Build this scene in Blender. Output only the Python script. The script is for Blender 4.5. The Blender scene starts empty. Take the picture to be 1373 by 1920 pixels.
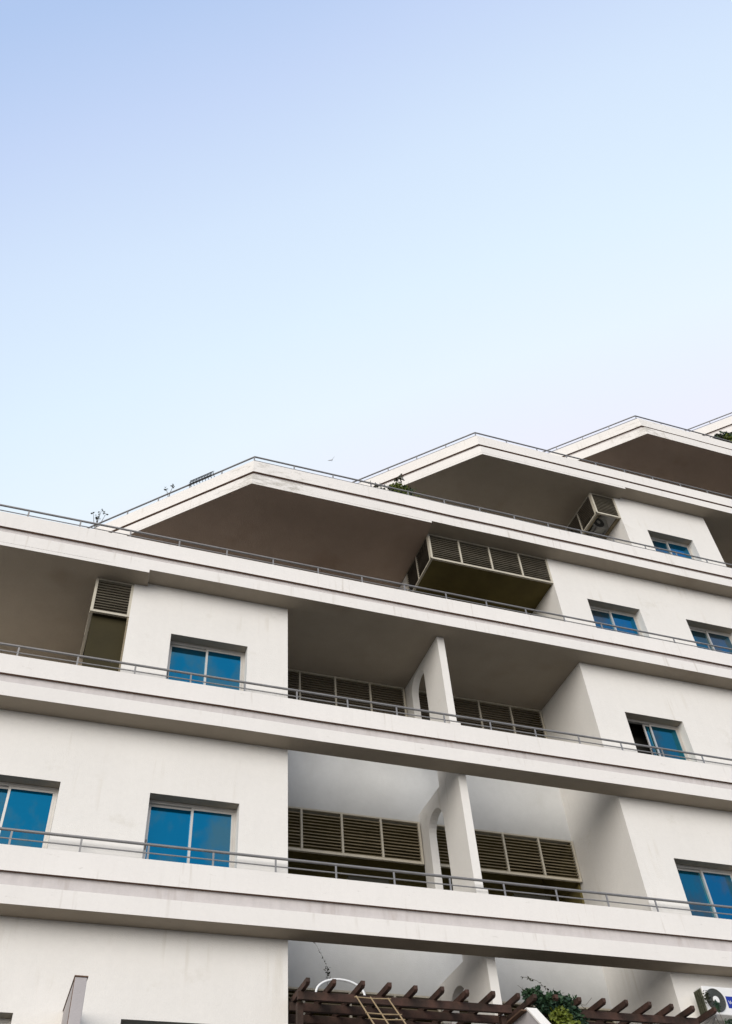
import bpy, bmesh, math, random
from mathutils import Vector, Matrix
random.seed(7)
R = math.radians
S = bpy.context.scene
COL = S.collection

# ------------------------------------------------------------------ camera
cam_d = bpy.data.cameras.new('camera'); cam = bpy.data.objects.new('camera', cam_d); COL.objects.link(cam)
S.camera = cam
yaw, pitch, roll = R(23.316), R(47.334), R(-5.310)
fw = Vector((math.sin(yaw)*math.cos(pitch), math.cos(yaw)*math.cos(pitch), math.sin(pitch)))
r0 = Vector((math.cos(yaw), -math.sin(yaw), 0)); u0 = r0.cross(fw)
rt = r0*math.cos(roll) + u0*math.sin(roll); up = -r0*math.sin(roll) + u0*math.cos(roll)
cam.matrix_world = Matrix(((rt.x, up.x, -fw.x, 0), (rt.y, up.y, -fw.y, 0), (rt.z, up.z, -fw.z, 0), (0, 0, 0, 1)))
cam_d.sensor_fit = 'VERTICAL'; cam_d.sensor_height = 36.0; cam_d.lens = 36.0*1734.06/1920.0
cam_d.clip_start = 0.1; cam_d.clip_end = 3000
S.render.resolution_x = 732; S.render.resolution_y = 1024

# ------------------------------------------------------------------ world, sun, exposure
SUN_EL, SUN_AZ = 20.0, 212.0        # azimuth clockwise from +Y (180 = straight behind the viewer)
W = bpy.data.worlds.new('World'); S.world = W; W.use_nodes = True
nt = W.node_tree; nt.nodes.clear()
out = nt.nodes.new('ShaderNodeOutputWorld'); bg = nt.nodes.new('ShaderNodeBackground')
sky = nt.nodes.new('ShaderNodeTexSky'); sky.sky_type = 'NISHITA'; sky.sun_disc = False
sky.sun_elevation = R(SUN_EL); sky.sun_rotation = R(SUN_AZ)
sky.air_density = 1.0; sky.dust_density = 3.0; sky.ozone_density = 1.2
# thin veil of high haze, thicker towards the horizon and to the right
tc = nt.nodes.new('ShaderNodeTexCoord')
dot = nt.nodes.new('ShaderNodeVectorMath'); dot.operation = 'DOT_PRODUCT'
VD = Vector((0.561, 0.716, -0.416))
dot.inputs[1].default_value = VD
nt.links.new(tc.outputs['Generated'], dot.inputs[0])
ns = nt.nodes.new('ShaderNodeTexNoise'); ns.inputs['Scale'].default_value = 1.6; ns.inputs['Detail'].default_value = 3
nt.links.new(tc.outputs['Generated'], ns.inputs['Vector'])
ma = nt.nodes.new('ShaderNodeMath'); ma.operation = 'MULTIPLY_ADD'; ma.inputs[1].default_value = 0.06
nt.links.new(ns.outputs['Fac'], ma.inputs[0]); nt.links.new(dot.outputs['Value'], ma.inputs[2])
ramp = nt.nodes.new('ShaderNodeValToRGB'); cr = ramp.color_ramp
mr = nt.nodes.new('ShaderNodeMath'); mr.operation = 'MULTIPLY_ADD'; mr.inputs[1].default_value = 0.5; mr.inputs[2].default_value = 0.485
nt.links.new(ma.outputs[0], mr.inputs[0]); nt.links.new(mr.outputs[0], ramp.inputs[0])
SKYRAMP = [(0.0, (.80, .77, .74)), (0.12, (.78, .77, .78)), (0.27, (.45, .57, .81)), (0.365, (.44, .58, .86)), (0.42, (.56, .68, .93)), (0.48, (.67, .80, .98)), (0.54, (.75, .885, .995)), (0.59, (.82, .92, 1.0)), (0.64, (.86, .875, .985))]
while len(cr.elements) < len(SKYRAMP): cr.elements.new(0.5)
for e, (p, c) in zip(cr.elements, SKYRAMP):
    e.position = p; e.color = (*c, 1)
sc = nt.nodes.new('ShaderNodeVectorMath'); sc.operation = 'SCALE'; sc.inputs['Scale'].default_value = 9.5
nt.links.new(ramp.outputs['Color'], sc.inputs[0])
mix = nt.nodes.new('ShaderNodeMix'); mix.data_type = 'RGBA'; mix.inputs['Factor'].default_value = 0.85
nt.links.new(sky.outputs['Color'], mix.inputs['A']); nt.links.new(sc.outputs[0], mix.inputs['B'])
nt.links.new(mix.outputs['Result'], bg.inputs['Color'])
bg.inputs['Strength'].default_value = 0.11
nt.links.new(bg.outputs[0], out.inputs['Surface'])

sl = bpy.data.lights.new('sun', 'SUN'); so = bpy.data.objects.new('sun', sl); COL.objects.link(so)
sl.energy = 2.25; sl.angle = R(50); sl.color = (1.0, 0.96, 0.905)
sd = Vector((math.sin(R(SUN_AZ))*math.cos(R(SUN_EL)), math.cos(R(SUN_AZ))*math.cos(R(SUN_EL)), math.sin(R(SUN_EL))))
so.rotation_euler = sd.to_track_quat('Z', 'Y').to_euler(); so.location = sd*60
S.view_settings.view_transform = 'Standard'; S.view_settings.look = 'None'
S.view_settings.exposure = 0.15; S.view_settings.gamma = 1
S.render.engine = 'CYCLES'

# ------------------------------------------------------------------ materials
def mat(name, col, rough=0.8, noise=None, metallic=0.0, bump=0.0, bscale=60, spec=0.3, col2=None, stretch=(1,1,1)):
    """noise: list of (scale, amount, stretch) multiplying the base colour"""
    m = bpy.data.materials.new(name); m.use_nodes = True; t = m.node_tree
    b = t.nodes['Principled BSDF']; b.inputs['Roughness'].default_value = rough
    b.inputs['Metallic'].default_value = metallic; b.inputs['Specular IOR Level'].default_value = spec
    b.inputs['Base Color'].default_value = (*col, 1)
    g = t.nodes.new('ShaderNodeTexCoord')
    last = None
    if col2:
        n = t.nodes.new('ShaderNodeTexNoise'); n.inputs['Scale'].default_value = 6; n.inputs['Detail'].default_value = 4
        t.links.new(g.outputs['Object'], n.inputs['Vector'])
        x = t.nodes.new('ShaderNodeMix'); x.data_type = 'RGBA'; x.inputs['A'].default_value = (*col, 1); x.inputs['B'].default_value = (*col2, 1)
        rr = t.nodes.new('ShaderNodeMapRange'); rr.inputs['From Min'].default_value = 0.35; rr.inputs['From Max'].default_value = 0.65
        t.links.new(n.outputs['Fac'], rr.inputs['Value']); t.links.new(rr.outputs[0], x.inputs['Factor'])
        last = x.outputs['Result']
    for (s_, amt, st) in (noise or []):
        mp = t.nodes.new('ShaderNodeMapping'); mp.inputs['Scale'].default_value = st
        t.links.new(g.outputs['Object'], mp.inputs['Vector'])
        n = t.nodes.new('ShaderNodeTexNoise'); n.inputs['Scale'].default_value = s_; n.inputs['Detail'].default_value = 6
        n.inputs['Roughness'].default_value = 0.6
        t.links.new(mp.outputs[0], n.inputs['Vector'])
        rr = t.nodes.new('ShaderNodeMapRange'); rr.inputs['From Min'].default_value = 0.3; rr.inputs['From Max'].default_value = 0.7
        rr.inputs['To Min'].default_value = 1-amt; rr.inputs['To Max'].default_value = 1.0
        t.links.new(n.outputs['Fac'], rr.inputs['Value'])
        x = t.nodes.new('ShaderNodeVectorMath'); x.operation = 'SCALE'
        if last is None: x.inputs[0].default_value = col
        else: t.links.new(last, x.inputs[0])
        t.links.new(rr.outputs[0], x.inputs['Scale']); last = x.outputs[0]
    if last is not None: t.links.new(last, b.inputs['Base Color'])
    if bump:
        n = t.nodes.new('ShaderNodeTexNoise'); n.inputs['Scale'].default_value = bscale; n.inputs['Detail'].default_value = 5
        t.links.new(g.outputs['Object'], n.inputs['Vector'])
        bb = t.nodes.new('ShaderNodeBump'); bb.inputs['Strength'].default_value = bump; bb.inputs['Distance'].default_value = 0.02
        t.links.new(n.outputs['Fac'], bb.inputs['Height']); t.links.new(bb.outputs[0], b.inputs['Normal'])
    return m

def stained(name, col, stain, lo, hi, sc_, st, **k):
    """render paint with patchy grey-brown weather stains"""
    m = mat(name, col, **k); t = m.node_tree; b = t.nodes['Principled BSDF']
    src = b.inputs['Base Color'].links[0].from_socket
    g = t.nodes.new('ShaderNodeTexCoord'); mp = t.nodes.new('ShaderNodeMapping'); mp.inputs['Scale'].default_value = st
    mp.inputs['Location'].default_value = (3.1, 1.7, 5.3)
    t.links.new(g.outputs['Object'], mp.inputs['Vector'])
    n = t.nodes.new('ShaderNodeTexNoise'); n.inputs['Scale'].default_value = sc_; n.inputs['Detail'].default_value = 10; n.inputs['Roughness'].default_value = 0.72
    t.links.new(mp.outputs[0], n.inputs['Vector'])
    rr = t.nodes.new('ShaderNodeMapRange'); rr.inputs['From Min'].default_value = lo; rr.inputs['From Max'].default_value = hi
    rr.inputs['To Max'].default_value = 0.75
    t.links.new(n.outputs['Fac'], rr.inputs['Value'])
    x = t.nodes.new('ShaderNodeMix'); x.data_type = 'RGBA'; x.inputs['B'].default_value = (*stain, 1)
    t.links.new(src, x.inputs['A']); t.links.new(rr.outputs[0], x.inputs['Factor'])
    t.links.new(x.outputs['Result'], b.inputs['Base Color'])
    return m

M = {}
M['wall'] = stained('white_render', (0.80, 0.78, 0.745), (0.58, 0.55, 0.48), 0.60, 0.80, 1.1, (1, 1, 1.3),
                    noise=[(0.5, 0.05, (1,1,1)), (2.2, 0.02, (3,3,0.35)), (14, 0.03, (1,1,1))], bump=0.25, bscale=70, rough=0.9)
M['inner'] = mat('grey_white_inner_paint', (0.60, 0.61, 0.61), 0.9, [(1.2, 0.1, (1,1,1)), (12, 0.04, (1,1,1))], bump=0.2)  # loggia back wall greyed down, its dimmer light put into the colour
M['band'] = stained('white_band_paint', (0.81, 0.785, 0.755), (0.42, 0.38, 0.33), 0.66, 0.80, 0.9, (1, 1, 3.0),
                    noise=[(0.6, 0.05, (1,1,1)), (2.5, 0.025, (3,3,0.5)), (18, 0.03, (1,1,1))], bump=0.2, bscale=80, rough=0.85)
M['groove'] = mat('grey_pink_recess_paint', (0.60, 0.565, 0.555), 0.9, [(2.0, 0.12, (5,5,1)), (15, 0.06, (1,1,1))], bump=0.2)  # recess face, greyer and darker than the band
M['drip'] = mat('dark_brown_drip_edge', (0.15, 0.09, 0.06), 0.9, [(3.0, 0.3, (1,1,1))])
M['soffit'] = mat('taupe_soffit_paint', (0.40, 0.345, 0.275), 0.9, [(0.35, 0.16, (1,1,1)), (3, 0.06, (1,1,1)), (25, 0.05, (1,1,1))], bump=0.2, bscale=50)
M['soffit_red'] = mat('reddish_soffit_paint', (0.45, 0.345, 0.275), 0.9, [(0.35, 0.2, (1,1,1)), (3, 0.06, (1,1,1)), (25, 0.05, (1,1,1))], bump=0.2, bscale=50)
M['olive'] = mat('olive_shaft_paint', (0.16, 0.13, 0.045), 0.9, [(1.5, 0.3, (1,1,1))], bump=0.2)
M['olivedark'] = mat('dark_olive_recess', (0.045, 0.037, 0.015), 0.9, [(1.5, 0.3, (1,1,1))])  # olive darkened so the recess shade sits in the colour
M['rail'] = mat('grey_rail_paint', (0.27, 0.265, 0.265), 0.45, [(8, 0.2, (1,1,1))], metallic=0.3, spec=0.5)
M['alu'] = mat('champagne_aluminium', (0.55, 0.53, 0.50), 0.4, [(6, 0.1, (1,1,1))], metallic=0.4, spec=0.5)
M['cream'] = mat('cream_louvre_frame', (0.56, 0.52, 0.43), 0.6, [(5, 0.12, (1,1,1))])
M['slat'] = mat('tan_louvre_slats', (0.30, 0.25, 0.165), 0.6, [(5, 0.35, (1,1,4))])
M['slatbox'] = mat('weathered_box_slats', (0.165, 0.145, 0.105), 0.65, [(5, 0.35, (1,1,1)), (30, .2, (1,1,1))])  # box slats, darker than the loggia slats
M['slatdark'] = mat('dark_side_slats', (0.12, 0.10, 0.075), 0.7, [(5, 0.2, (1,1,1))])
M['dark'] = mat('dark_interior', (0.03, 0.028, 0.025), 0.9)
M['wood'] = mat('dark_stained_timber', (0.052, 0.032, 0.023), 0.75, [(3, 0.4, (1,1,1)), (30, 0.25, (8,1,8))], bump=0.3, bscale=40, col2=(0.09,0.046,0.034))
M['bamboo'] = mat('tan_bamboo', (0.36, 0.27, 0.16), 0.65, [(12, 0.3, (1,1,1))], bump=0.2)
M['pipe'] = mat('white_plastic_pipe', (0.82, 0.84, 0.86), 0.25, [(8, 0.05, (1,1,1))], spec=0.5)
M['mauve'] = mat('grey_mauve_paint', (0.46, 0.435, 0.44), 0.9, [(1.5, 0.1, (1,1,1)), (14, 0.05, (1,1,1))], bump=0.2)
M['acwhite'] = mat('white_enamel', (0.78, 0.78, 0.77), 0.35, [(4, 0.07, (1,1,1))], spec=0.5)
M['acgrey'] = mat('dark_grille_plastic', (0.075, 0.08, 0.075), 0.5, [(6, 0.2, (1,1,1))])
M['acfin'] = mat('dusty_coil_fins', (0.12, 0.125, 0.08), 0.6, [(30, 0.6, (1,1,1))])
M['blue'] = mat('blue_badge', (0.01, 0.03, 0.28), 0.4)
M['acdark'] = mat('grimy_enamel', (0.07, 0.068, 0.055), 0.5, [(4, 0.3, (1,1,1))])  # casing colour darkened to carry the shadow of the shaft
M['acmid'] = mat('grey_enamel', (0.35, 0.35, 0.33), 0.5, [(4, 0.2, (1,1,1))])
M['terr'] = mat('terrace_tiles', (0.13, 0.115, 0.10), 0.8, [(2, 0.2, (1,1,1))])
M['ground'] = mat('asphalt_and_paving', (0.085, 0.08, 0.07), 0.9, [(0.3, 0.3, (1,1,1)), (20, 0.2, (1,1,1))], bump=0.3)
M['leaf'] = mat('dark_green_leaves', (0.045, 0.095, 0.04), 0.5, [(9, 0.5, (1,1,1))], col2=(0.03, 0.07, 0.045))
M['leafy'] = mat('yellow_green_leaves', (0.16, 0.20, 0.025), 0.5, [(9, 0.5, (1,1,1))])
M['leafd'] = mat('dry_dark_leaves', (0.05, 0.055, 0.03), 0.7, [(9, 0.4, (1,1,1))])
M['stem'] = mat('grey_brown_stem', (0.10, 0.085, 0.065), 0.85, [(9, 0.3, (1,1,1))])
M['soil'] = mat('dark_clay_trough', (0.10, 0.055, 0.04), 0.85, [(9, 0.3, (1,1,1))])
M['iron'] = mat('dark_iron', (0.03, 0.032, 0.036), 0.5, metallic=0.5)
M['bird'] = mat('pale_feathers', (0.55, 0.57, 0.58), 0.8)

def corner_stains(m, pts):
    t = m.node_tree; b = t.nodes['Principled BSDF']; src = b.inputs['Base Color'].links[0].from_socket
    g = t.nodes.new('ShaderNodeTexCoord'); prev = None
    for p in pts:
        d = t.nodes.new('ShaderNodeVectorMath'); d.operation = 'DISTANCE'; d.inputs[1].default_value = p
        t.links.new(g.outputs['Object'], d.inputs[0])
        if prev is None: prev = d.outputs['Value']
        else:
            q = t.nodes.new('ShaderNodeMath'); q.operation = 'MINIMUM'; t.links.new(prev, q.inputs[0]); t.links.new(d.outputs['Value'], q.inputs[1]); prev = q.outputs[0]
    r = t.nodes.new('ShaderNodeMapRange'); r.inputs['From Min'].default_value = 0.1; r.inputs['From Max'].default_value = 1.5; r.inputs['To Min'].default_value = 0.16; r.inputs['To Max'].default_value = -0.02
    t.links.new(prev, r.inputs['Value'])
    n = t.nodes.new('ShaderNodeTexNoise'); n.inputs['Scale'].default_value = 3.2; n.inputs['Detail'].default_value = 9; n.inputs['Roughness'].default_value = 0.75
    mp = t.nodes.new('ShaderNodeMapping'); mp.inputs['Scale'].default_value = (1, 1, 3.5); t.links.new(g.outputs['Object'], mp.inputs[0]); t.links.new(mp.outputs[0], n.inputs['Vector'])
    a = t.nodes.new('ShaderNodeMath'); a.operation = 'ADD'; t.links.new(n.outputs['Fac'], a.inputs[0]); t.links.new(r.outputs[0], a.inputs[1])
    q = t.nodes.new('ShaderNodeMapRange'); q.inputs['From Min'].default_value = 0.60; q.inputs['From Max'].default_value = 0.74; q.inputs['To Max'].default_value = 0.7
    t.links.new(a.outputs[0], q.inputs['Value'])
    x = t.nodes.new('ShaderNodeMix'); x.data_type = 'RGBA'; x.inputs['B'].default_value = (0.36, 0.34, 0.29, 1)
    t.links.new(src, x.inputs['A']); t.links.new(q.outputs[0], x.inputs['Factor']); t.links.new(x.outputs['Result'], b.inputs['Base Color'])
def streaks(m, lo, hi, amt, col, st):
    t = m.node_tree; b = t.nodes['Principled BSDF']; src = b.inputs['Base Color'].links[0].from_socket
    g = t.nodes.new('ShaderNodeTexCoord'); mp = t.nodes.new('ShaderNodeMapping'); mp.inputs['Scale'].default_value = st
    t.links.new(g.outputs['Object'], mp.inputs[0]); f = []
    n = t.nodes.new('ShaderNodeTexNoise'); n.inputs['Scale'].default_value = 1.0; n.inputs['Detail'].default_value = 3; t.links.new(mp.outputs[0], n.inputs['Vector'])
    n2 = t.nodes.new('ShaderNodeTexNoise'); n2.inputs['Scale'].default_value = 1.1; n2.inputs['Detail'].default_value = 2; t.links.new(g.outputs['Object'], n2.inputs['Vector'])
    r = t.nodes.new('ShaderNodeMapRange'); r.inputs['From Min'].default_value = lo; r.inputs['From Max'].default_value = hi; r.inputs['To Max'].default_value = amt; t.links.new(n.outputs['Fac'], r.inputs['Value'])
    r2 = t.nodes.new('ShaderNodeMapRange'); r2.inputs['From Min'].default_value = .5; r2.inputs['From Max'].default_value = .65; t.links.new(n2.outputs['Fac'], r2.inputs['Value'])
    q = t.nodes.new('ShaderNodeMath'); q.operation = 'MULTIPLY'; t.links.new(r.outputs[0], q.inputs[0]); t.links.new(r2.outputs[0], q.inputs[1])
    x = t.nodes.new('ShaderNodeMix'); x.data_type = 'RGBA'; x.inputs['B'].default_value = (*col, 1)
    t.links.new(src, x.inputs['A']); t.links.new(q.outputs[0], x.inputs['Factor']); t.links.new(x.outputs['Result'], b.inputs['Base Color'])
streaks(M['band'], .58, .74, .45, (.42, .37, .30), (14, 14, .9))
streaks(M['wall'], .58, .76, .35, (.50, .45, .35), (9, 9, .5))
streaks(M['groove'], .52, .7, .5, (.36, .31, .28), (10, 10, 1.2))
streaks(M['soffit'], .52, .72, .45, (.24, .19, .14), (.9, .9, .9))
streaks(M['soffit_red'], .52, .72, .45, (.26, .18, .13), (.9, .9, .9))
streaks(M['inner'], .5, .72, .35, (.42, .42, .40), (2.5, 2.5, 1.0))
corner_stains(M['band'], [(2.86-8, 12.6-13, 15.16+1.6), (14.68-8, 12.6-13, 21.3+1.6), (3.6-8, 12.6-13, 15.16+1.6)])

def glass(name, tint, rough, dk):
    m = bpy.data.materials.new(name); m.use_nodes = True; t = m.node_tree; b = t.nodes['Principled BSDF']
    g = t.nodes.new('ShaderNodeTexCoord'); oi = t.nodes.new('ShaderNodeObjectInfo')
    ad = t.nodes.new('ShaderNodeVectorMath'); ad.operation = 'ADD'
    t.links.new(g.outputs['Object'], ad.inputs[0]); t.links.new(oi.outputs['Location'], ad.inputs[1])
    n = t.nodes.new('ShaderNodeTexNoise'); n.inputs['Scale'].default_value = 1.5; n.inputs['Detail'].default_value = 5; n.inputs['Roughness'].default_value = 0.6
    mp = t.nodes.new('ShaderNodeMapping'); mp.inputs['Scale'].default_value = (1.0, 1.0, 0.7); t.links.new(ad.outputs[0], mp.inputs[0])
    t.links.new(mp.outputs[0], n.inputs['Vector'])
    rr = t.nodes.new('ShaderNodeMapRange'); rr.inputs['From Min'].default_value = 0.46; rr.inputs['From Max'].default_value = 0.64; t.links.new(n.outputs['Fac'], rr.inputs['Value'])
    x = t.nodes.new('ShaderNodeMix'); x.data_type = 'RGBA'; x.inputs['A'].default_value = (*tint, 1); x.inputs['B'].default_value = (*dk, 1)
    t.links.new(rr.outputs[0], x.inputs['Factor']); t.links.new(x.outputs['Result'], b.inputs['Base Color'])
    b.inputs['Metallic'].default_value = 0.85; b.inputs['Roughness'].default_value = rough
    b2 = t.nodes.new('ShaderNodeBump'); b2.inputs['Strength'].default_value = 0.10; n2 = t.nodes.new('ShaderNodeTexNoise'); n2.inputs['Scale'].default_value = 2
    t.links.new(ad.outputs[0], n2.inputs['Vector']); t.links.new(n2.outputs['Fac'], b2.inputs['Height']); t.links.new(b2.outputs[0], b.inputs['Normal'])
    return m
M['glass'] = glass('blue_reflective_glass', (0.0, 0.158, 0.33), 0.08, (0.05, 0.165, 0.24))
M['glass_dull'] = glass('blue_glass_with_curtain', (0.005, 0.145, 0.27), 0.12, (0.09, 0.13, 0.16))  # duller blue tint mottled with grey noise
M['glass_dark'] = glass('teal_grey_glass', (0.01, 0.145, 0.22), 0.10, (0.06, 0.11, 0.13))

# ------------------------------------------------------------------ mesh helpers
WP = {}
class MB:
    def __init__(s): s.v = []; s.f = []; s.mi = []; s.sm = []
    def add(s, vs, fs, mi=0, smooth=False):
        o = len(s.v); s.v += [tuple(v) for v in vs]
        for f in fs: s.f.append([i+o for i in f]); s.mi.append(mi); s.sm.append(smooth)
    def box(s, x0, x1, y0, y1, z0, z1, mi=0):
        vs = [(x, y, z) for x in (x0, x1) for y in (y0, y1) for z in (z0, z1)]
        s.add(vs, [(0,1,3,2), (4,6,7,5), (0,4,5,1), (2,3,7,6), (0,2,6,4), (1,5,7,3)], mi)
    def obox(s, c, ax, ay, az, hx, hy, hz, mi=0):
        c = Vector(c); vs = [c+ax*(i*hx)+ay*(j*hy)+az*(k*hz) for i in (-1,1) for j in (-1,1) for k in (-1,1)]
        s.add(vs, [(0,1,3,2), (4,6,7,5), (0,4,5,1), (2,3,7,6), (0,2,6,4), (1,5,7,3)], mi)
    def bar(s, p, q, w, h, mi=0, upv=Vector((0,0,1))):
        p, q = Vector(p), Vector(q); d = (q-p).normalized(); sx = d.cross(upv)
        if sx.length < 1e-4: sx = Vector((1,0,0))
        sx.normalize(); uz = sx.cross(d)
        s.obox((p+q)/2, d, sx, uz, (q-p).length/2, w/2, h/2, mi)
    def tube(s, pts, r, n=8, mi=0, cap=True):
        pts = [Vector(p) for p in pts]; rs = r if isinstance(r, (list, tuple)) else [r]*len(pts)
        rings = []; ref = Vector((0.13, 0.21, 1)).normalized()
        for i, p in enumerate(pts):
            d = (pts[min(i+1, len(pts)-1)]-pts[max(i-1, 0)]).normalized()
            a = d.cross(ref)
            if a.length < 0.05: a = d.cross(Vector((1, 0, 0)))
            a.normalize(); b = d.cross(a)
            rings.append([p+(a*math.cos(2*math.pi*k/n)+b*math.sin(2*math.pi*k/n))*rs[i] for k in range(n)])
        vs = [v for rg in rings for v in rg]
        fs = [(i*n+k, i*n+(k+1) % n, (i+1)*n+(k+1) % n, (i+1)*n+k) for i in range(len(pts)-1) for k in range(n)]
        s.add(vs, fs, mi, True)
        if cap: s.add(rings[0], [tuple(range(n))[::-1]], mi); s.add(rings[-1], [tuple(range(n))], mi)
    def plate(s, outer, holes, axis, a0, a1, mi=0, mi_side=None, mi_a1=None):
        """2-D outline with holes, extruded along axis ('x': outline is (y,z); 'y': (x,z); 'z': (x,y))"""
        def P(p, a):
            return (a, p[0], p[1]) if axis == 'x' else (p[0], a, p[1]) if axis == 'y' else (p[0], p[1], a)
        bm = bmesh.new(); es = []
        for loop in [outer]+holes:
            vv = [bm.verts.new((p[0], p[1], 0)) for p in loop]
            es += [bm.edges.new((vv[i], vv[(i+1) % len(vv)])) for i in range(len(vv))]
        bm.verts.ensure_lookup_table(); bm.verts.index_update()
        bmesh.ops.triangle_fill(bm, use_beauty=True, use_dissolve=False, edges=es)
        bm.verts.index_update()
        p2 = [v.co.xy.copy() for v in bm.verts]; tr = [[v.index for v in f.verts] for f in bm.faces]; bm.free()
        s.add([P(p, a0) for p in p2], tr, mi); s.add([P(p, a1) for p in p2], tr, mi if mi_a1 is None else mi_a1)
        for loop in [outer]+holes:
            n = len(loop)
            s.add([P(p, a0) for p in loop]+[P(p, a1) for p in loop], [(i, (i+1) % n, n+(i+1) % n, n+i) for i in range(n)], mi if mi_side is None else mi_side)
    def build(s, name, mats, parent=None, label=None, base=None, bevel=0, fixn=True):
        if not isinstance(mats, (list, tuple)): mats = [mats]
        me = bpy.data.meshes.new(name); pb = Vector(WP[parent]) if parent else Vector((0, 0, 0))
        wb = Vector(base) if base is not None else pb
        me.from_pydata([tuple(Vector(v)-wb) for v in s.v], [], s.f); me.update()
        for m in mats: me.materials.append(m)
        for p, i, sm in zip(me.polygons, s.mi, s.sm): p.material_index = i; p.use_smooth = sm
        if fixn:
            bm = bmesh.new(); bm.from_mesh(me); bmesh.ops.recalc_face_normals(bm, faces=bm.faces[:]); bm.to_mesh(me); bm.free()
        o = bpy.data.objects.new(name, me); COL.objects.link(o)
        o.location = wb-pb
        if parent: o.parent = parent
        WP[o] = tuple(wb)
        if label: o['label'] = label
        if bevel:
            b = o.modifiers.new('bevel', 'BEVEL'); b.width = bevel; b.segments = 2; b.limit_method = 'ANGLE'; b.angle_limit = R(40)
        return o

def thing(name, loc, label, cat, group=None):
    o = bpy.data.objects.new(name, None); COL.objects.link(o); o.location = loc; o.empty_display_size = 0.2
    o['label'] = label; o['category'] = cat; WP[o] = tuple(loc)
    if group: o['group'] = group
    return o
def tag(o, label, cat, group=None):
    o['label'] = label; o['category'] = cat
    if group: o['group'] = group
    return o
def children(o): return [c for c in COL.objects if c.parent == o]
def copy_tree(o, parent, loc=None, keep=None):
    c = o.copy(); COL.objects.link(c); c.parent = parent
    if loc is not None: c.location = loc
    for ch in children(o): copy_tree(ch, c)
    return c

# ------------------------------------------------------------------ dimensions
GZ = -1.6                                   # ground, 1.6 m below the camera
ZB = {'A': 5.68, 'B': 8.84, 'C': 11.99, 'D': 15.07, 'E': 18.16, 'F': 21.20, 'G': 24.26}
XC = {'A': -15.0, 'B': -9.0, 'C': -3.08, 'D': 2.86, 'E': 8.78, 'F': 14.68, 'G': 20.60}
STEP = {'C': 1.03, 'D': 7.01, 'E': 12.99, 'F': 18.96}
WY = 12.975                                 # face of the walls
FY = 12.60                                  # face of the band lips
XR = 34.0

bld = thing('apartment_building', (8.0, 13.0, GZ), 'white stepped apartment block with projecting balcony bands, angled dark soffits and blue windows', 'building')

# ------------------------------------------------------------------ balcony bands
def path(L, d):
    x = XC[L]+0.41421*d; y = FY+d; c = XC[L]+FY+d*1.41421      # wing line x+y=c
    yb = 18.5
    return [(c-yb, yb), (x, y), (XR, y)]
def band(L):
    zb = ZB[L]; m = MB()
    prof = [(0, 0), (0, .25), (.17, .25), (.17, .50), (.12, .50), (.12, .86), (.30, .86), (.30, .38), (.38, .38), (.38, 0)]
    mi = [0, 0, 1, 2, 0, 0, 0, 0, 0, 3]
    rg = random.Random(L); nseg = 26
    wv = [(rg.uniform(-.003, .003), rg.uniform(-.005, .005)) for k in range(nseg+3)]
    def cols(d):
        p = path(L, d); q = [p[0], ((p[0][0]+p[1][0])/2, (p[0][1]+p[1][1])/2)]
        q += [(p[1][0]+(p[2][0]-p[1][0])*(k/nseg), p[1][1]) for k in range(nseg+1)]
        return q
    rows = [[(x, y+(w[0] if d < .3 and k > 2 else 0), zb+z+w[1]*(0 if d > .35 else 1)) for k, ((x, y), w) in enumerate(zip(cols(d), wv))] for d, z in prof]
    n = len(prof); N_ = len(rows[0])
    for i in range(n):
        a, b = rows[i], rows[(i+1) % n]
        m.add(a+b, [(k, k+1, N_+k+1, N_+k) for k in range(N_-1)], mi[i])
    for k in (0, N_-1): m.add([r[k] for r in rows], [tuple(range(n))], 0)
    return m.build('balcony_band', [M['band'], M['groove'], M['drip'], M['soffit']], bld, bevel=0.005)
for L in 'ABCDEFG': band(L)

def tri_slab(poly, z0, z1):
    m = MB(); m.plate(poly, [], 'z', z0, z1, 1, 1)
    # underside gets the soffit colour, the top the terrace colour
    for i, f in enumerate(m.f):
        zs = [m.v[k][2] for k in f]
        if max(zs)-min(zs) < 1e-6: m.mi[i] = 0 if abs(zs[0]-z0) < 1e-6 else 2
    return m
for L in 'CDEFG':
    p = path(L, .38); zb = ZB[L]
    poly = [p[0], p[1], p[2], (XR, 24), (p[0][0], 24)]
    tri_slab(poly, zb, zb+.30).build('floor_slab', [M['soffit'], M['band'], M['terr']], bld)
# the dropped soffit panel under each prow, left of the step in the lip
for L, drop in (('C', .075), ('D', .06), ('E', .07), ('F', .07)):
    p = path(L, 0.0); zb = ZB[L]; xs = STEP[L]; q = path(L, 0.0)
    poly = [q[0], q[1], (xs, FY), (xs+.04, 12.972), (xs+.04, 16.6), (q[0][0]+2, 18.5)]
    m = MB(); m.plate(poly, [], 'z', zb-drop, zb, 1, 1)
    for i, f in enumerate(m.f):
        zs = [m.v[k][2] for k in f]
        if max(zs)-min(zs) < 1e-6: m.mi[i] = 0
    m.build('soffit_panel', [M['soffit_red' if L in 'DF' else 'soffit'], M['band']], bld)

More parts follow.
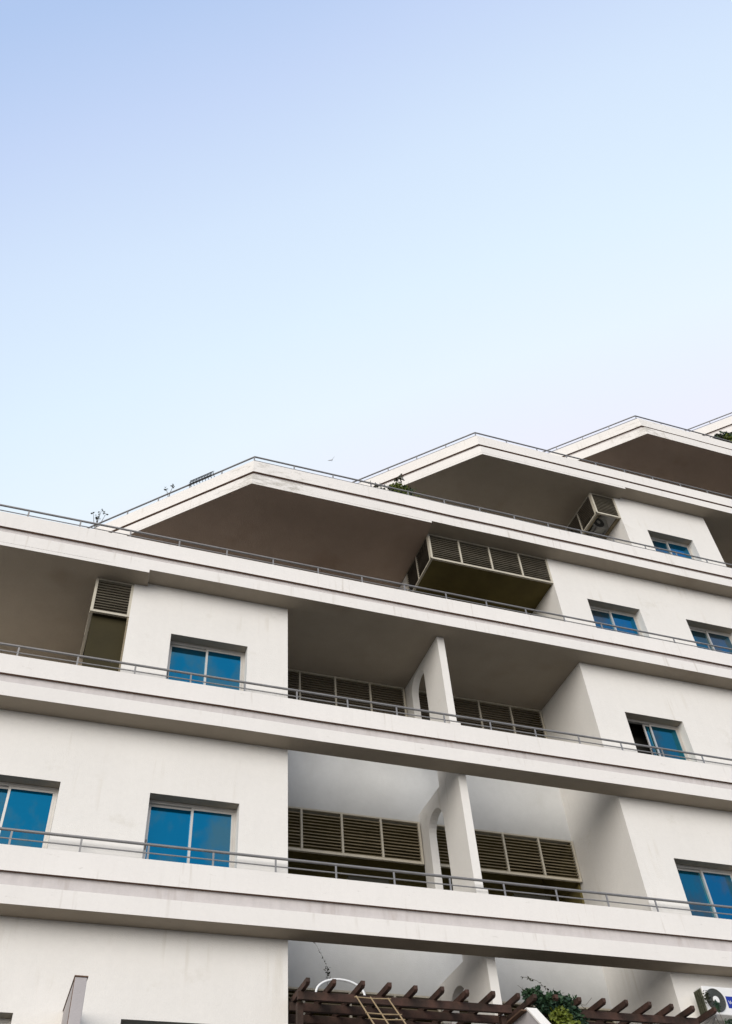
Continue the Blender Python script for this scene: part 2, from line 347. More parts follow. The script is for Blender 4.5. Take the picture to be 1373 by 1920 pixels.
# ------------------------------------------------------------------ railings
def railing(L, posts_x, wing_n, wing_len):
    zb = ZB[L]; d = .23; p = path(L, d); c = p[1]
    t = wing_len/1.41421
    xs0 = max(c[0], -7.0)
    pts = [(XR-1, c[1]), (xs0, c[1])]
    if xs0 == c[0]: pts.append((c[0]-t, c[1]+t))
    m = MB()
    for r, z in ((.021, 1.135), (.0105, 1.005)):
        for a, b in zip(pts[:-1], pts[1:]):
            m.tube([(a[0], a[1], zb+z), (b[0], b[1], zb+z)], r, 8)
    ro = m.build('railing', M['rail'], bld)
    def post(x, y, ang):
        k = MB(); dx = Vector((math.cos(ang), math.sin(ang), 0)); dy = Vector((-math.sin(ang), math.cos(ang), 0))
        k.obox((x, y, zb+1.0), dx, dy, Vector((0, 0, 1)), .014, .006, .14)
        k.obox((x, y, zb+.865), dx, dy, Vector((0, 0, 1)), .022, .03, .006)
        k.build('post', M['rail'], ro, base=(x, y, zb+.86))
    for x in posts_x: post(x, c[1], 0)
    for i in range(wing_n):
        o = (i if L == 'Z' else i+1)*.60
        post(c[0]-o, c[1]+o, R(135))
railing('A', [-.275+.951*k for k in range(-1, 12)], 0, 0)
railing('B', [-.825+.942*k for k in range(-1, 16)], 0, 0)
railing('C', [-1.288+.941*k for k in range(-1, 19)], 0, 4)
railing('D', [2.95+.922*k for k in range(0, 15)], 6, 5)
railing('E', [8.88+.912*k for k in range(0, 11)], 5, 5)
railing('F', [14.78+.903*k for k in range(0, 7)], 5, 5)
railing('G', [20.70+.9*k for k in range(0, 2)], 4, 5)

# ------------------------------------------------------------------ walls
def rect(x0, x1, z0, z1): return [(x0, z0), (x1, z0), (x1, z1), (x0, z1)]
WH = 1.30; WW = 1.40
def facade(x0, x1, z0, z1, wins):
    m = MB(); m.plate(rect(x0, x1, z0, z1), [rect(x, x+WW, zt-WH, zt) for x, zt in wins], 'y', WY, WY+.24)
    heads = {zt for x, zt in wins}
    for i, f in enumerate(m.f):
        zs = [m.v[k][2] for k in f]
        if max(zs)-min(zs) < 1e-6 and any(abs(zs[0]-h) < 1e-4 for h in heads): m.mi[i] = 1  # window heads take the darker soffit colour to deepen their shade
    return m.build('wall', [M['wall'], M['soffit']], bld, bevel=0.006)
W1 = [(-1.17, 4.51), (1.55, 4.51)]; W2 = [(-1.16, 7.73), (1.57, 7.73)]
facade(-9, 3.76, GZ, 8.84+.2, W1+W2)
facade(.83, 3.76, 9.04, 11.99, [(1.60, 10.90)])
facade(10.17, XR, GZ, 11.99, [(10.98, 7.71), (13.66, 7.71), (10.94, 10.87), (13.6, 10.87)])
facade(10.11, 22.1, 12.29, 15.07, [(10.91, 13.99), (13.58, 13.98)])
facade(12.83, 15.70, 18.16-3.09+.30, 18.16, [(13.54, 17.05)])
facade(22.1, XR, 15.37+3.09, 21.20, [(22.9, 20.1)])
def sidewall(name, x0, x1, y0, y1, z0, z1, mt='wall'):
    m = MB(); m.box(x0, x1, y0, y1, z0, z1); return m.build(name, M[mt], bld)
for (x0, x1, z0, z1) in ((3.52, 3.76, GZ, 11.99), (10.17, 10.41, GZ, 11.99), (10.11, 10.35, 12.29, 15.07), (12.83, 13.07, 15.37, 18.16), (15.46, 15.70, 15.37, 18.16), (22.1, 22.34, 18.46, 21.20), (.83, 1.07, 9.04, 11.99)):
    sidewall('side_wall', x0, x1, WY+.24, 16.2, z0, z1)
# stub walls behind the louvre boxes and the terrace back walls
for (x0, z0, z1) in ((.15, 9.04, 11.91), (7.06, 12.29, 15.0), (12.10, 15.37, 18.08), (19.05, 18.46, 21.12)):
    sidewall('side_wall', x0, x0+.15, 14.35, 16.2, z0, z1, 'soffit' if x0 < 1 else 'wall')
m = MB()
m.box(-9, 10.17, 16.2, 16.4, 9.04, 11.99); m.box(-3, 10.11, 16.2, 16.4, 12.29, 15.07)
m.box(3, 12.83, 16.2, 16.4, 15.37, 18.16); m.box(9, 22.1, 16.2, 16.4, 18.46, 21.2)
m.box(15.70, 22.1, 16.0, 16.19, 15.37, 18.16)
m.box(-9, XR, 23.8, 24.0, GZ, 11.9); m.box(-9, -8.8, WY+.24, 23.8, GZ, 9.0); m.box(XR-.2, XR, WY+.3, 23.8, GZ, 11.9)
m.build('wall', M['wall'], bld)
sidewall('floor_slab', -9, 3.5, WY+.03, 24, 8.85, 9.03, 'band')
# olive backs of the box recesses; the left one is a shade-dark sheet
m = MB(); m.box(.201, .829, 13.10, 13.16, 9.05, 11.125); m.build('recess_wall', M['olivedark'], bld)  # dark sheet close behind the front stands in for the shaded recess
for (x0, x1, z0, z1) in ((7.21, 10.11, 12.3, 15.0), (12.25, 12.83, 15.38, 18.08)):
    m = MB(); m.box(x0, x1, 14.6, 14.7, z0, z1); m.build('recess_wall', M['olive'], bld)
# wall of the open loggia: service openings behind the louvres
x0, x1 = 3.76, 10.17
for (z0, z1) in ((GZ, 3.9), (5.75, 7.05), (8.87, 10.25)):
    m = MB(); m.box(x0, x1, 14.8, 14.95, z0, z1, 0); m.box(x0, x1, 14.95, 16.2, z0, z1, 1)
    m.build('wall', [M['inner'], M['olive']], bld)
m = MB()
for (z0, z1) in ((3.9, 5.75), (7.05, 8.87), (10.25, 11.99)):
    m.box(x0, x1, 16.1, 16.19, z0+.001, z1-.001)
    m.box(x0+.001, x0+.05, 14.86, 16.1, z0+.001, z1-.001); m.box(x1-.05, x1-.001, 14.86, 16.1, z0+.001, z1-.001)
m.build('recess_wall', M['olive'], bld)

# partition with an arch on every storey
def arch(y0, y1, zf, zt, n=14):
    r = (y1-y0)/2; yc = (y0+y1)/2
    return [(y0, zf), (y1, zf), (y1, zt-r)] + [(yc+r*math.cos(a), zt-r+r*math.sin(a)) for a in [math.pi*k/n for k in range(1, n)]] + [(y0, zt-r)]
def notch(z0, z1, zt):
    a = arch(13.77, 14.45, 0, zt)[2:]
    return [(14.8, z0), (13.77, z0)]+a[::-1]+[(14.45, z1), (14.8, z1)]
m = MB()
m.plate([(WY, 2.6), (14.8, 2.6)]+notch(5.92, 6.98, 8.76)+notch(9.05, 10.22, 11.92)+[(14.8, 11.985), (WY, 11.985)],
        [arch(13.77, 14.45, 2.9, 5.66)], 'x', 6.89, 7.04)
m.build('partition_wall', M['wall'], bld)
m = MB()
for zb in (ZB['A'], ZB['B']): m.box(6.86, 7.07, 12.90, WY-.002, zb+.87, zb+1.05)
m.box(18.8, 18.95, WY, 16.0, 15.37, 18.15)
m.build('pier', M['wall'], bld)

# ------------------------------------------------------------------ louvre screens
def louvre(axis, u0, u1, v, z0, z1, mull, name='louvre_screen', fr=.045, smat='slat', skip=(), rails=True, pitch=.0615):
    """axis 'x': screen runs along x at depth y=v;  axis 'y': runs along y at x=v"""
    def bx(m, a0, a1, d0, d1, c0, c1):
        if axis == 'x': m.box(a0, a1, v+d0, v+d1, c0, c1)
        else: m.box(v+d0, v+d1, a0, a1, c0, c1)
    m = MB(); e = fr
    us = [u0]+list(mull)+[u1]
    bx(m, u0, u1, 0, .05, z0, z0+e); bx(m, u0, u1, 0.001, .05, z1-.03, z1)
    for i, u in enumerate(us):
        a, b = (u, u+e) if i == 0 else (u-e, u) if i == len(us)-1 else (u-e*.42, u+e*.42)
        bx(m, a, b, -.004, .052, z0+(e if 0 < i < len(us)-1 else -.001), z1-.031)
    f = m.build(name, M['cream'], bld)
    for i in range(len(us)-1):
        a = us[i]+e*.5; b = us[i+1]-e*.5; s = MB(); z = z0+e+.02
        while z < z1-.04:
            if axis == 'x':
                c = Vector(((a+b)/2, v+.028, z)); s.obox(c, Vector((1,0,0)), Vector((0, math.cos(R(26)), math.sin(R(26)))), Vector((0, -math.sin(R(26)), math.cos(R(26)))), (b-a)/2, .027, .0085)
            else:
                c = Vector((v+.028, (a+b)/2, z)); s.obox(c, Vector((0,1,0)), Vector((math.cos(R(42)), 0, math.sin(R(42)))), Vector((-math.sin(R(42)), 0, math.cos(R(42)))), (b-a)/2, .032, .004)
            z += pitch
        jit = [random.gauss(0, .0012) for _ in range(len(s.v)//8)]
        s.v = [(q[0], q[1], q[2]+jit[min(k//8, len(jit)-1)]+(.004*math.sin(k*1.7) if (k//4) % 2 else 0)*.6) for k, q in enumerate(s.v)]
        s.build('slats', M[smat], f)
    return f
# loggia screens
louvre('x', 3.77, 6.86, 14.74, 8.02, 8.86, (4.53, 5.30, 6.07))
louvre('x', 7.06, 10.15, 14.74, 8.02, 8.86, (7.83, 8.60, 9.37))
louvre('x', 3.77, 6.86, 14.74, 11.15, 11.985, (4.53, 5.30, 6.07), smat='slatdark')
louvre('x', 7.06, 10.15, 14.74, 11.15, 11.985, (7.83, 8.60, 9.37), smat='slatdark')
louvre('x', 3.77, 6.86, 14.74, 4.90, 5.735, (4.53, 5.30, 6.07))
louvre('x', 7.06, 10.15, 14.74, 4.90, 5.735, (7.83, 8.60, 9.37))
# projecting louvre boxes under the prows
def lbox(x0, x1, z0, z1, mull, closed):
    louvre('x', x0, x1, WY+.01, z0, z1, mull, fr=.045, smat='slatbox')
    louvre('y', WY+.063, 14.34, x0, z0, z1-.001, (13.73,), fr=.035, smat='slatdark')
    m = MB()
    if closed: m.box(x0+.055, x1-.001, WY+.064, 14.34, z0+.012, z0+.03)
    else:
        m.box(x0+.055, x0+.11, WY+.064, 14.0, z0+.005, z0+.05); m.box(x1-.09, x1-.001, WY+.064, 14.0, z0+.005, z0+.05)
        m.box(x0+.11, x1-.09, 13.70, 13.74, z0+.005, z0+.05)
    m.build('box_base', M['olivedark' if x0 < 1 else 'olive' if closed else 'slat'], bld)  # base of the left box uses the shade-darkened olive
lbox(.15, .83, 11.12, 11.912, (), True)
lbox(7.06, 10.11, 14.28, 15.065, (7.82, 8.585, 9.35), True)
lbox(12.10, 12.83, 17.30, 18.085, (), False)
# tan vertical strip on the wall end beside the small left box
m = MB(); m.box(.80, .828, 12.98, 13.02, 9.1, 11.1); m.build('edge_strip', M['slat'], bld)

# ------------------------------------------------------------------ windows
FRY = WY+.20
def make_window(g1, g2, slide=0.0):
    m = MB(); f = .035
    m.box(0.002, WW-.002, 0, .07, -WH+.002, -WH+f); m.box(0.002, WW-.002, 0, .07, -f-.012, -.002)
    m.box(0.002, f, 0.001, .069, -WH+f, -f-.012); m.box(WW-f, WW-.002, 0.001, .069, -WH+f, -f-.012)
    m.box(0.002, WW-.002, -.012, -.001, -.02, -.004)
    w = m.build('window', M['alu'], None)
    def sash(x0, x1, y, g, hand):
        s = MB(); z0, z1 = -WH+f+.002, -f-.014; a = .036
        s.box(x0, x1, y, y+.028, z0, z0+a); s.box(x0, x1, y, y+.028, z1-a, z1)
        s.box(x0, x0+a, y+.001, y+.027, z0+a, z1-a); s.box(x1-a, x1, y+.001, y+.027, z0+a, z1-a)
        s.build('sash_frame', M['alu'], w)
        p = MB(); p.box(x0+a, x1-a, y+.011, y+.017, z0+a, z1-a); p.build('pane', M[g], w)
        if hand:
            h = MB(); h.box(x0+.010, x0+.024, y-.012, y, -.80, -.64); h.build('handle', M['iron'], w)
    sash(f+.001+slide, min(.725+slide, WW-f-.002), .038, g1, True)
    sash(.69, WW-f-.001, .006, g2, False)
    return w
def put(w, x, zt, label=None):
    base = Vector(WP[bld]); c = copy_tree(w, bld, Vector((x, FRY, zt))-base)
    if label: c['label'] = label
    return c
wa = make_window('glass', 'glass'); wb = make_window('glass_dull', 'glass'); wc = make_window('glass_dark', 'glass_dark', .52); wd = make_window('glass_dark', 'glass_dull')
for w, x, z, lb in ((wa, -1.16, 7.73, None), (wa, 1.57, 7.73, None), (wa, -1.17, 4.51, None), (wa, 1.55, 4.51, None), (wa, 1.60, 10.90, None),
                (wd, 10.98, 7.71, None), (wa, 13.66, 7.71, None), (wc, 10.94, 10.87, 'window with its left sash slid open onto a dark room'), (wa, 13.6, 10.87, None),
                (wb, 10.91, 13.99, None), (wd, 13.58, 13.98, None), (wb, 13.54, 17.05, None), (wa, 22.9, 20.1, None)):
    put(w, x, z, lb)
for w in (wa, wb, wc, wd):
    for ch in children(w): bpy.data.objects.remove(ch)
    bpy.data.objects.remove(w)
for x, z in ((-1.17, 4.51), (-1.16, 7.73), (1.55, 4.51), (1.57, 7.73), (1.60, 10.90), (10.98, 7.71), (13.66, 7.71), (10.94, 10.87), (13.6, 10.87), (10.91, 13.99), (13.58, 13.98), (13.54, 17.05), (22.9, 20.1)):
    m = MB(); m.box(x-.1, x+WW+.1, FRY+.45, FRY+.5, z-WH-.1, z+.1); m.build('room_wall', M['dark'], bld)  # near-black sheet behind each window stands in for the unlit room

# ------------------------------------------------------------------ lower terrace, fins, ground
m = MB(); m.box(-9, 3.76, 10.4, WY-.002, 2.45, 2.6); m.box(3.76, 10.17, 10.4, 14.79, 2.45, 2.6); m.box(10.17, XR, 10.4, WY-.002, 2.45, 2.6)
m.box(-9, XR, 10.4, 10.6, GZ, 2.44)
m.build('floor_slab', M['terr'], bld)
m = MB(); m.box(.825, .965, 11.87, WY-.001, 2.6, 4.56); m.build('fin_wall', M['mauve'], bld, bevel=.006, label='grey-mauve fin wall between the two lowest left windows')
m = MB(); m.box(.815, .975, 11.86, WY-.001, 4.561, 4.575); m.box(.818, .8249, 11.875, 11.885, 2.6, 4.56); m.build('coping', M['drip'], bld)
m = MB(); m.plate([(10.9, 2.6), (14.79, 2.6), (14.79, 4.66), (12.2, 4.66), (10.9, 3.36)], [], 'x', 6.995, 7.135); m.build('fin_wall', M['mauve'], bld, label='pale gable-topped fin wall between the two pergolas')
m = MB(); m.bar((7.065, 10.88, 3.352), (7.065, 12.2, 4.672), .165, .022, 0); m.bar((7.065, 12.19, 4.672), (7.065, 12.6, 4.672), .165, .022, 0)
m.build('coping', M['wall'], bld)
m = MB(); m.box(6.9, 6.985, 12.2, 14.7, 4.64, 4.66); m.build('coping', M['drip'], bld)

m = MB(); N = 900.0
m.add([(-N, -N, GZ), (N, -N, GZ), (N, N, GZ), (-N, N, GZ)], [(0, 1, 2, 3)])
g = m.build('ground', M['ground'], fixn=False); g['kind'] = 'structure'

# ------------------------------------------------------------------ pergolas
def pergola(loc, xs, bx0, bx1, label):
    t = thing('pergola', loc, label, 'pergola', 'dark timber pergolas in the lowest loggia')
    for y in (12.58, 12.98, 13.40, 13.82, 14.24, 14.62):
        m = MB(); m.box(bx0, bx1+random.uniform(-.03, .03), y-.025, y+.03, 4.735, 4.84); m.build('beam', M['wood'], t, bevel=.004)
    for i, x in enumerate(xs):
        m = MB(); dx = random.uniform(-.012, .012); y0 = 12.30+random.uniform(-.03, .03); hw = random.uniform(.022, .029); a, b = x+dx-hw, x+dx+hw
        # rafter with a slightly chamfered tip
        prof = [(y0, 4.92), (14.72, 4.92), (14.72, 4.842), (y0+.03, 4.842), (y0, 4.865)]
        m.plate(prof, [], 'x', a, b); m.build('rafter', M['wood'], t, bevel=.004)
    for x in (bx0+.06, bx1-.12):
        for y in (12.70, 14.44):
            m = MB(); m.box(x-.04, x+.04, y-.04, y+.04, 2.6, 4.735); m.build('post', M['wood'], t)
    return t
pergola((5.4, 13.5, 2.6), [3.84, 4.20, 4.60, 4.99, 5.38, 5.77, 6.17, 6.56, 6.96], 3.78, 6.98, 'dark brown timber pergola left of the gabled fin wall, behind the bamboo trellis')
pergola((8.8, 13.5, 2.6), [7.22, 7.55, 7.94, 8.33, 8.72, 9.11, 9.50, 9.89, 10.28], 7.20, 10.14, 'dark brown timber pergola running right from the green climber to the air conditioner')

# ------------------------------------------------------------------ air conditioners
def text_mesh(txt, size):
    cu = bpy.data.curves.new('lettering', 'FONT'); cu.body = txt; cu.size = size; cu.extrude = .0006; cu.align_x = 'LEFT'
    o = bpy.data.objects.new('lettering', cu); COL.objects.link(o)
    dg = bpy.context.evaluated_depsgraph_get(); me = bpy.data.meshes.new_from_object(o.evaluated_get(dg)); bpy.data.objects.remove(o)
    return me
def ac_unit(loc, label, grp=None, badge=False, body='acwhite', w=.80, h=.43, d=.22):
    """loc: lower left front corner"""
    X, Y, Z = loc
    t = thing('air_conditioner', (X+w/2, Y+d/2, Z), label, 'air conditioner', grp)
    m = MB(); m.box(X+.012, X+w, Y, Y+d, Z+.012, Z+h); o = m.build('casing', M[body], t, bevel=.012)
    m = MB(); m.box(X-.002, X+.011, Y+.03, Y+d-.02, Z+.04, Z+h-.03)
    for k in range(22):
        z = Z+.05+k*(h-.09)/22; m.box(X-.010, X-.002, Y+.03, Y+d-.02, z, z+.006)
    for k in range(4): m.box(X-.014, X-.001, Y+.035+k*.05, Y+.043+k*.05, Z+.04, Z+h-.03)
    m.build('coil', M['acfin'], t)
    cx, cz, r = X+.205, Z+h*.52, .172
    m = MB(); n = 40
    prof = [(r, 0), (r, -.014), (r*.96, -.020), (r*.90, -.012), (r*.33, -.010)]
    for (ra, ya), (rb, yb) in zip(prof[:-1], prof[1:]):
        vs = [(cx+ra*math.cos(2*math.pi*k/n), Y+ya, cz+ra*math.sin(2*math.pi*k/n)) for k in range(n)]+[(cx+rb*math.cos(2*math.pi*k/n), Y+yb, cz+rb*math.sin(2*math.pi*k/n)) for k in range(n)]
        m.add(vs, [(k, (k+1) % n, n+(k+1) % n, n+k) for k in range(n)], 0, True)
    for q in range(5):
        rr_ = r*(.42+.11*q); m.tube([(cx+rr_*math.cos(2*math.pi*k/24), Y-.015, cz+rr_*math.sin(2*math.pi*k/24)) for k in range(25)], .0022, 5)
    for k in range(18):
        a = 2*math.pi*k/18; m.tube([(cx+r*.33*math.cos(a), Y-.014, cz+r*.33*math.sin(a)), (cx+r*.93*math.cos(a+.25), Y-.016, cz+r*.93*math.sin(a+.25))], .002, 4)
    m.build('fan_grille', M['acgrey'], t, fixn=False)
    m = MB(); vs = [(cx, Y-.026, cz)]+[(cx+.056*math.cos(2*math.pi*k/28), Y-.022, cz+.056*math.sin(2*math.pi*k/28)) for k in range(28)]+[(cx+.058*math.cos(2*math.pi*k/28), Y-.008, cz+.058*math.sin(2*math.pi*k/28)) for k in range(28)]
    m.add(vs, [(0, 1+k, 1+(k+1) % 28) for k in range(28)]+[(1+k, 1+(k+1) % 28, 29+(k+1) % 28, 29+k) for k in range(28)]); m.build('hub', M[body], t)
    m = MB()
    for x in (X+.10, X+w-.10):
        m.box(x-.015, x+.015, Y-.02, 12.97 if Y < 12.97 else Y+d+.05, Z-.03, Z-.001)
        if Y < 12.97: m.bar((x, 12.955, Z-.28), (x, Y+.03, Z-.03), .02, .02)
    m.build('bracket', M['rail'], t)
    if badge:
        m = MB(); bz = Z+.12; m.box(X+.41, X+.72, Y-.003, Y-.0005, bz, bz+.175); b = m.build('badge', M['blue'], t)
        me = text_mesh('Voltas', .078); me.transform(Matrix.Rotation(R(90), 4, 'X'))
        me.materials.append(M['acwhite']); l = bpy.data.objects.new('lettering', me); COL.objects.link(l)
        wpos = Vector((X+.435, Y-.0045, bz+.058)); l.parent = b; l.location = wpos-Vector(WP[b])
    return t
ac_unit((10.385, 12.60, 4.915), 'white outdoor air conditioner with blue badge on the lower right wall', None, True)
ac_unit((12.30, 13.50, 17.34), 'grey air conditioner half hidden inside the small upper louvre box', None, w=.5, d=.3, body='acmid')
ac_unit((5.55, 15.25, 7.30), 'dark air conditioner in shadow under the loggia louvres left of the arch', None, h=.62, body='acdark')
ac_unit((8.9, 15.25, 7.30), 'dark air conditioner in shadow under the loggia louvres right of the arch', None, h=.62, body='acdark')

# ------------------------------------------------------------------ trellis, hoop
t = thing('bamboo_trellis', (4.7, 11.2, 2.6), 'tan bamboo trellis ladder leaning on the left pergola', 'trellis')
ta, tb = Vector((0, 12.22, 4.69)), Vector((0, 10.62, 2.62))
def tp(x, s, off=0): v = ta.lerp(tb, s); return Vector((x+.42*s, v.y-off, v.z-off*.7))
for xa, xb in ((4.48, 4.46), (4.68, 4.67), (4.93, 4.92)):
    m = MB(); m.tube([tp(xa, 0), tp((xa+xb)/2+.006, .3), tp((xa+xb)/2, .6), tp(xb, 1)], [.0095, .0105, .011, .012], 7); m.build('rail', M['bamboo'], t)
for i, s in enumerate((.01, .13, .18, .25, .36, .44, .52, .6, .68, .76, .84, .92)):
    m = MB(); j = random.uniform(-.006, .006); of = .018 if i % 2 else -.014
    m.tube([tp(4.455+j, s, of), tp(4.7, s+.004, of), tp(4.965-j, s+random.uniform(-.006, .006), of)], .0085, 7); m.build('rung', M['bamboo'], t)
m = MB(); pts = []
for k in range(17):
    a = math.pi*k/16; pts.append((4.505-.36*math.cos(a), 12.92+.02*math.sin(a), 4.965+.21*math.sin(a)))
pts = [(pts[0][0]-.015, 12.92, 4.90)]+pts+[(pts[-1][0]+.03, 12.92, 4.90)]
m.tube(pts, .017, 10)
tag(m.build('bent_pipe', M['pipe'], base=(4.5, 12.92, 4.9)), 'white plastic pipe bent into a hoop above the left pergola', 'pipe')

# ------------------------------------------------------------------ plants
def leaf(m, p, size, mi, upd=None):
    d = Vector((random.gauss(0, 1), random.gauss(0, 1), random.gauss(0, .8)-.3)).normalized() if upd is None else upd
    sdv = d.cross(Vector((random.gauss(0, 1), random.gauss(0, 1), random.gauss(0, 1)))).normalized(); nn = d.cross(sdv)
    w = size*.32
    a = p; b = p+d*size*.45+sdv*w+nn*size*.08; c = p+d*size; e = p+d*size*.45-sdv*w+nn*size*.08; q = p+d*size*.5
    m.add([a, b, c, e, q], [(0, 1, 4), (1, 2, 4), (0, 4, 3), (4, 2, 3)], mi)
def plant(name, base, label, cat, clumps, mats, leafsize, stems, n=120, stem_r=.005):
    t = thing(name, base, label, cat)
    m = MB(); s = MB(); mult = 2.1 if 'dense green climber' in label else 1
    for (c, rad, cnt, mi) in clumps:
        c = Vector(c)
        for k in range(int(cnt*mult)):
            v = Vector((random.gauss(0, 1), random.gauss(0, 1), random.gauss(0, 1))); v = v/max(v.length, .3)*random.random()**.45
            leaf(m, c+Vector((v.x*rad[0], v.y*rad[1], v.z*rad[2])), leafsize*random.uniform(.6, 1.25), mi)
        s.tube([Vector(base), (Vector(base)+c)/2+Vector((random.uniform(-.02, .02), 0, 0)), c], [stem_r*1.4, stem_r, stem_r*.5], 5)
    for st, dens, mi in stems:
        pts = [Vector(p) for p in st]; s.tube(pts, [stem_r*.8]+[stem_r*.55]*(len(pts)-1), 5)
        for a, b in zip(pts[:-1], pts[1:]):
            for k in range(int(dens*(b-a).length)):
                leaf(m, a.lerp(b, random.random())+Vector((random.uniform(-.012, .012), random.uniform(-.012, .012), random.uniform(-.012, .012))), leafsize*random.uniform(.5, .9), mi)
    m.build('leaves', mats, t, fixn=False); s.build('stems', M['stem'], t)
    return t
LM = [M['leaf'], M['leafy'], M['leafd']]
plant('climbing_plant', (7.75, 12.75, 2.6), 'dense green climber with yellow-green leaves over the gap between the pergolas', 'climbing plant',
      [((7.30, 12.5, 4.98), (.14, .12, .09), 170, 0), ((7.48, 12.45, 4.86), (.20, .15, .12), 300, 0), ((7.66, 12.5, 4.93), (.16, .12, .10), 170, 0), ((7.95, 12.6, 4.93), (.13, .12, .10), 160, 0),
       ((7.85, 12.5, 4.75), (.17, .12, .14), 240, 0), ((7.62, 12.4, 4.66), (.16, .12, .13), 230, 1), ((7.70, 12.35, 4.50), (.2, .12, .13), 200, 1), ((7.9, 12.6, 4.55), (.2, .2, .2), 220, 0), ((7.5, 12.7, 4.7), (.2, .15, .15), 160, 0), ((8.1, 12.6, 4.6), (.12, .1, .14), 110, 0)],
      LM, .072,
      [([(7.62, 12.5, 4.95), (7.55, 12.5, 5.08), (7.42, 12.5, 5.18), (7.28, 12.5, 5.22), (7.15, 12.5, 5.22)], 30, 2),
       ([(7.72, 12.55, 4.95), (7.85, 12.55, 5.02), (8.0, 12.6, 5.02), (8.12, 12.6, 4.94), (8.2, 12.6, 4.87)], 30, 0),
       ([(8.14, 12.6, 4.93), (8.22, 12.6, 4.93), (8.35, 12.6, 5.04)], 5, 2),
       ([(7.28, 12.5, 4.95), (7.2, 12.5, 5.02), (7.08, 12.5, 5.1)], 8, 2)])
plant('climbing_plant', (10.75, 12.45, 2.6), 'small feathery green plant growing below the badged air conditioner', 'climbing plant',
      [((10.62, 12.4, 4.74), (.16, .1, .08), 150, 0), ((10.85, 12.45, 4.72), (.16, .1, .07), 130, 0), ((10.42, 12.42, 4.98), (.05, .03, .07), 60, 0), ((10.36, 12.5, 5.15), (.03, .05, .12), 50, 2)], LM, .05, [])
plant('vine', (4.86, 14.6, 4.75), 'thin dry vine climbing the grey loggia wall above the bent pipe', 'vine',
      [((4.86, 14.55, 5.93), (.04, .03, .10), 34, 2)], LM, .04,
      [([(4.95, 14.6, 5.80), (4.90, 14.6, 5.98), (4.82, 14.6, 6.15), (4.72, 14.62, 6.35), (4.62, 14.65, 6.5)], 34, 2)], stem_r=.003)
# roof terrace plants
def wingp(x, y, z): return (x, y, z)
plant('shrub', (-.06, 15.84, 15.95), 'sparse leafy twig at the left end of the upper railing against the sky', 'shrub',
      [((-.08, 15.85, 16.42), (.07, .07, .12), 30, 2), ((-.20, 15.96, 16.66), (.05, .05, .06), 9, 2), ((-.03, 15.83, 16.66), (.06, .05, .05), 9, 2), ((.08, 15.73, 16.45), (.05, .05, .05), 6, 2)], LM, .06, [], stem_r=.008)
plant('shrub', (1.36, 14.43, 15.95), 'tiny twig poking over the sloping railing left of the rack', 'shrub',
      [((1.28, 14.50, 16.42), (.03, .03, .07), 12, 2), ((1.42, 14.40, 16.46), (.03, .03, .06), 10, 2)], LM, .06, [], stem_r=.008)
t0 = None
SPR = ['', 'dry spiky sprig second from the left in the parapet row', 'middle dry spiky sprig of the five in the parapet row', 'dry spiky sprig fourth from the left in the parapet row', 'dry spiky sprig in the parapet row nearest the green grass tuft']
for k in range(5):
    x = 5.77+.118*k
    if t0 is None:
        t0 = thing('dry_sprig', (x, 12.95, 15.93), 'leftmost dry spiky sprig of the row on the parapet of the second prow', 'plant', 'dry sprigs along the parapet')
        s = MB(); s.tube([(x, 12.95, 15.93), (x+.01, 12.95, 16.2), (x, 12.95, 16.45)], [.011, .009, .006], 5)
        for q in range(7): leaf(s, Vector((x, 12.95, 16.26+.028*q)), .085, 0)
        s.build('stem', M['leafd'], t0, fixn=False)
    else:
        c = copy_tree(t0, None, Vector((x, 12.95, 15.93-.02*(k % 2)))); c.rotation_euler = (0, 0, k*1.3); c['label'] = SPR[k]
def grass(name, base, label, n, w, h, lean, mi):
    t = thing(name, base, label, 'plant'); m = MB(); b = Vector(base)
    for k in range(n):
        o = b+Vector((random.uniform(-w, w), random.uniform(-.08, .08), 0)); hh = h*random.uniform(.4, 1)
        tipv = o+Vector((random.gauss(0, lean), random.gauss(0, lean*.6), hh)); midv = o.lerp(tipv, .5)+Vector((0, 0, hh*.18)); wd = Vector((.012, .006, 0))
        m.add([o-wd, o+wd, midv+wd*.8, midv-wd*.8, tipv], [(0, 1, 2, 3), (3, 2, 4)], mi if random.random() < .7 else 2)
    m.build('leaves', LM, t, fixn=False); return t
grass('grass_tuft', (6.52, 13.0, 15.93), 'bright green grass blades around the yellow-green shrub on the parapet', 200, .27, .66, .15, 1)
plant('shrub', (6.52, 12.98, 15.93), 'leafy yellow-green shrub with dark twigs rising behind the second prow railing', 'shrub', [((6.44, 12.95, 16.68), (.05, .04, .09), 26, 2), ((6.58, 12.95, 16.80), (.05, .04, .11), 30, 2), ((6.50, 12.95, 16.42), (.26, .06, .12), 260, 1), ((6.35, 12.95, 16.35), (.15, .06, .08), 90, 1), ((6.72, 12.95, 16.40), (.14, .06, .10), 70, 0)], LM, .08, [], stem_r=.004)
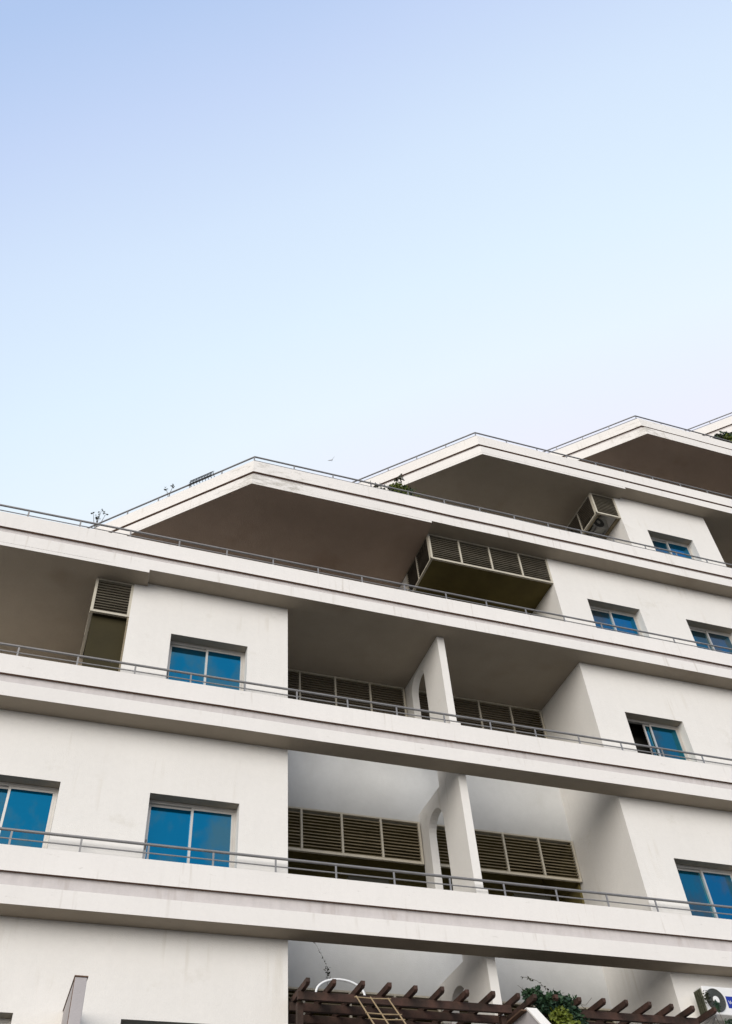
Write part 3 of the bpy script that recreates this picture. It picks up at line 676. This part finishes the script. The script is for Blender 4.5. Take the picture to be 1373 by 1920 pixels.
plant('shrub', (18.4, 13.0, 22.06), 'bushy dark green shrub on the top parapet at the right edge', 'shrub',
      [((18.05, 12.97, 22.55), (.25, .15, .12), 260, 2), ((18.4, 13.0, 22.75), (.3, .2, .22), 420, 0), ((18.9, 13.0, 22.8), (.4, .2, .28), 420, 0), ((18.4, 12.9, 22.5), (.45, .15, .12), 300, 1), ((17.85, 12.95, 22.45), (.12, .08, .07), 70, 0), ((18.5, 12.95, 22.4), (.5, .1, .15), 260, 2)], LM, .10, [])
# drying rack hooked on the upper railing
t = thing('drying_rack', (1.9, 13.6, 16.05), 'black wire drying rack hooked on the sloping upper railing', 'rack')
m = MB(); A0, A1 = Vector((1.75, 14.03, 0)), Vector((2.18, 13.60, 0))
for off, z in ((0, 16.32), (-.02, 16.25), (-.04, 16.17), (-.06, 16.09)):
    o = Vector((off*.7, off*.7, 0)); m.tube([A0+o+Vector((0, 0, z)), A1+o+Vector((0, 0, z))], .010, 6)
m.build('frame', M['iron'], t)
for k in range(9):
    p = A0.lerp(A1, k/8); m = MB(); m.tube([p+Vector((.02, .0, 16.34)), p+Vector((.0, -.03, 16.24)), p+Vector((.03, -.06, 16.07))], .008, 5); m.build('rung', M['iron'], t)

# bird
bp = Vector((22.43, 60.0, 78.3))*1.9
m = MB(); ra, ua = rt, up
def bq(a, b, c=0.0): return bp+ra*a+ua*b+fw*c
m.tube([bq(-.10, -.32), bq(-.03, -.12), bq(.05, .10), bq(.10, .26)], [.02, .08, .07, .02], 8)
for sg, tip in ((-1, (-1.0, -.18)), (1, (.55, .75))):
    t1 = (tip[0]*.5, tip[1]*.5+(.05 if sg > 0 else -.06))
    m.add([bq(-.06, -.10), bq(.05, .10), bq(t1[0]+.03, t1[1]+.10), bq(t1[0]-.03, t1[1]-.10), bq(*tip), bq(0, 0, -.06)], [(0, 1, 2, 3), (3, 2, 4), (0, 3, 5), (5, 2, 1)])
tag(m.build('bird', M['bird'], base=bp, fixn=False), 'tiny pale bird gliding in the sky above the second prow', 'bird')
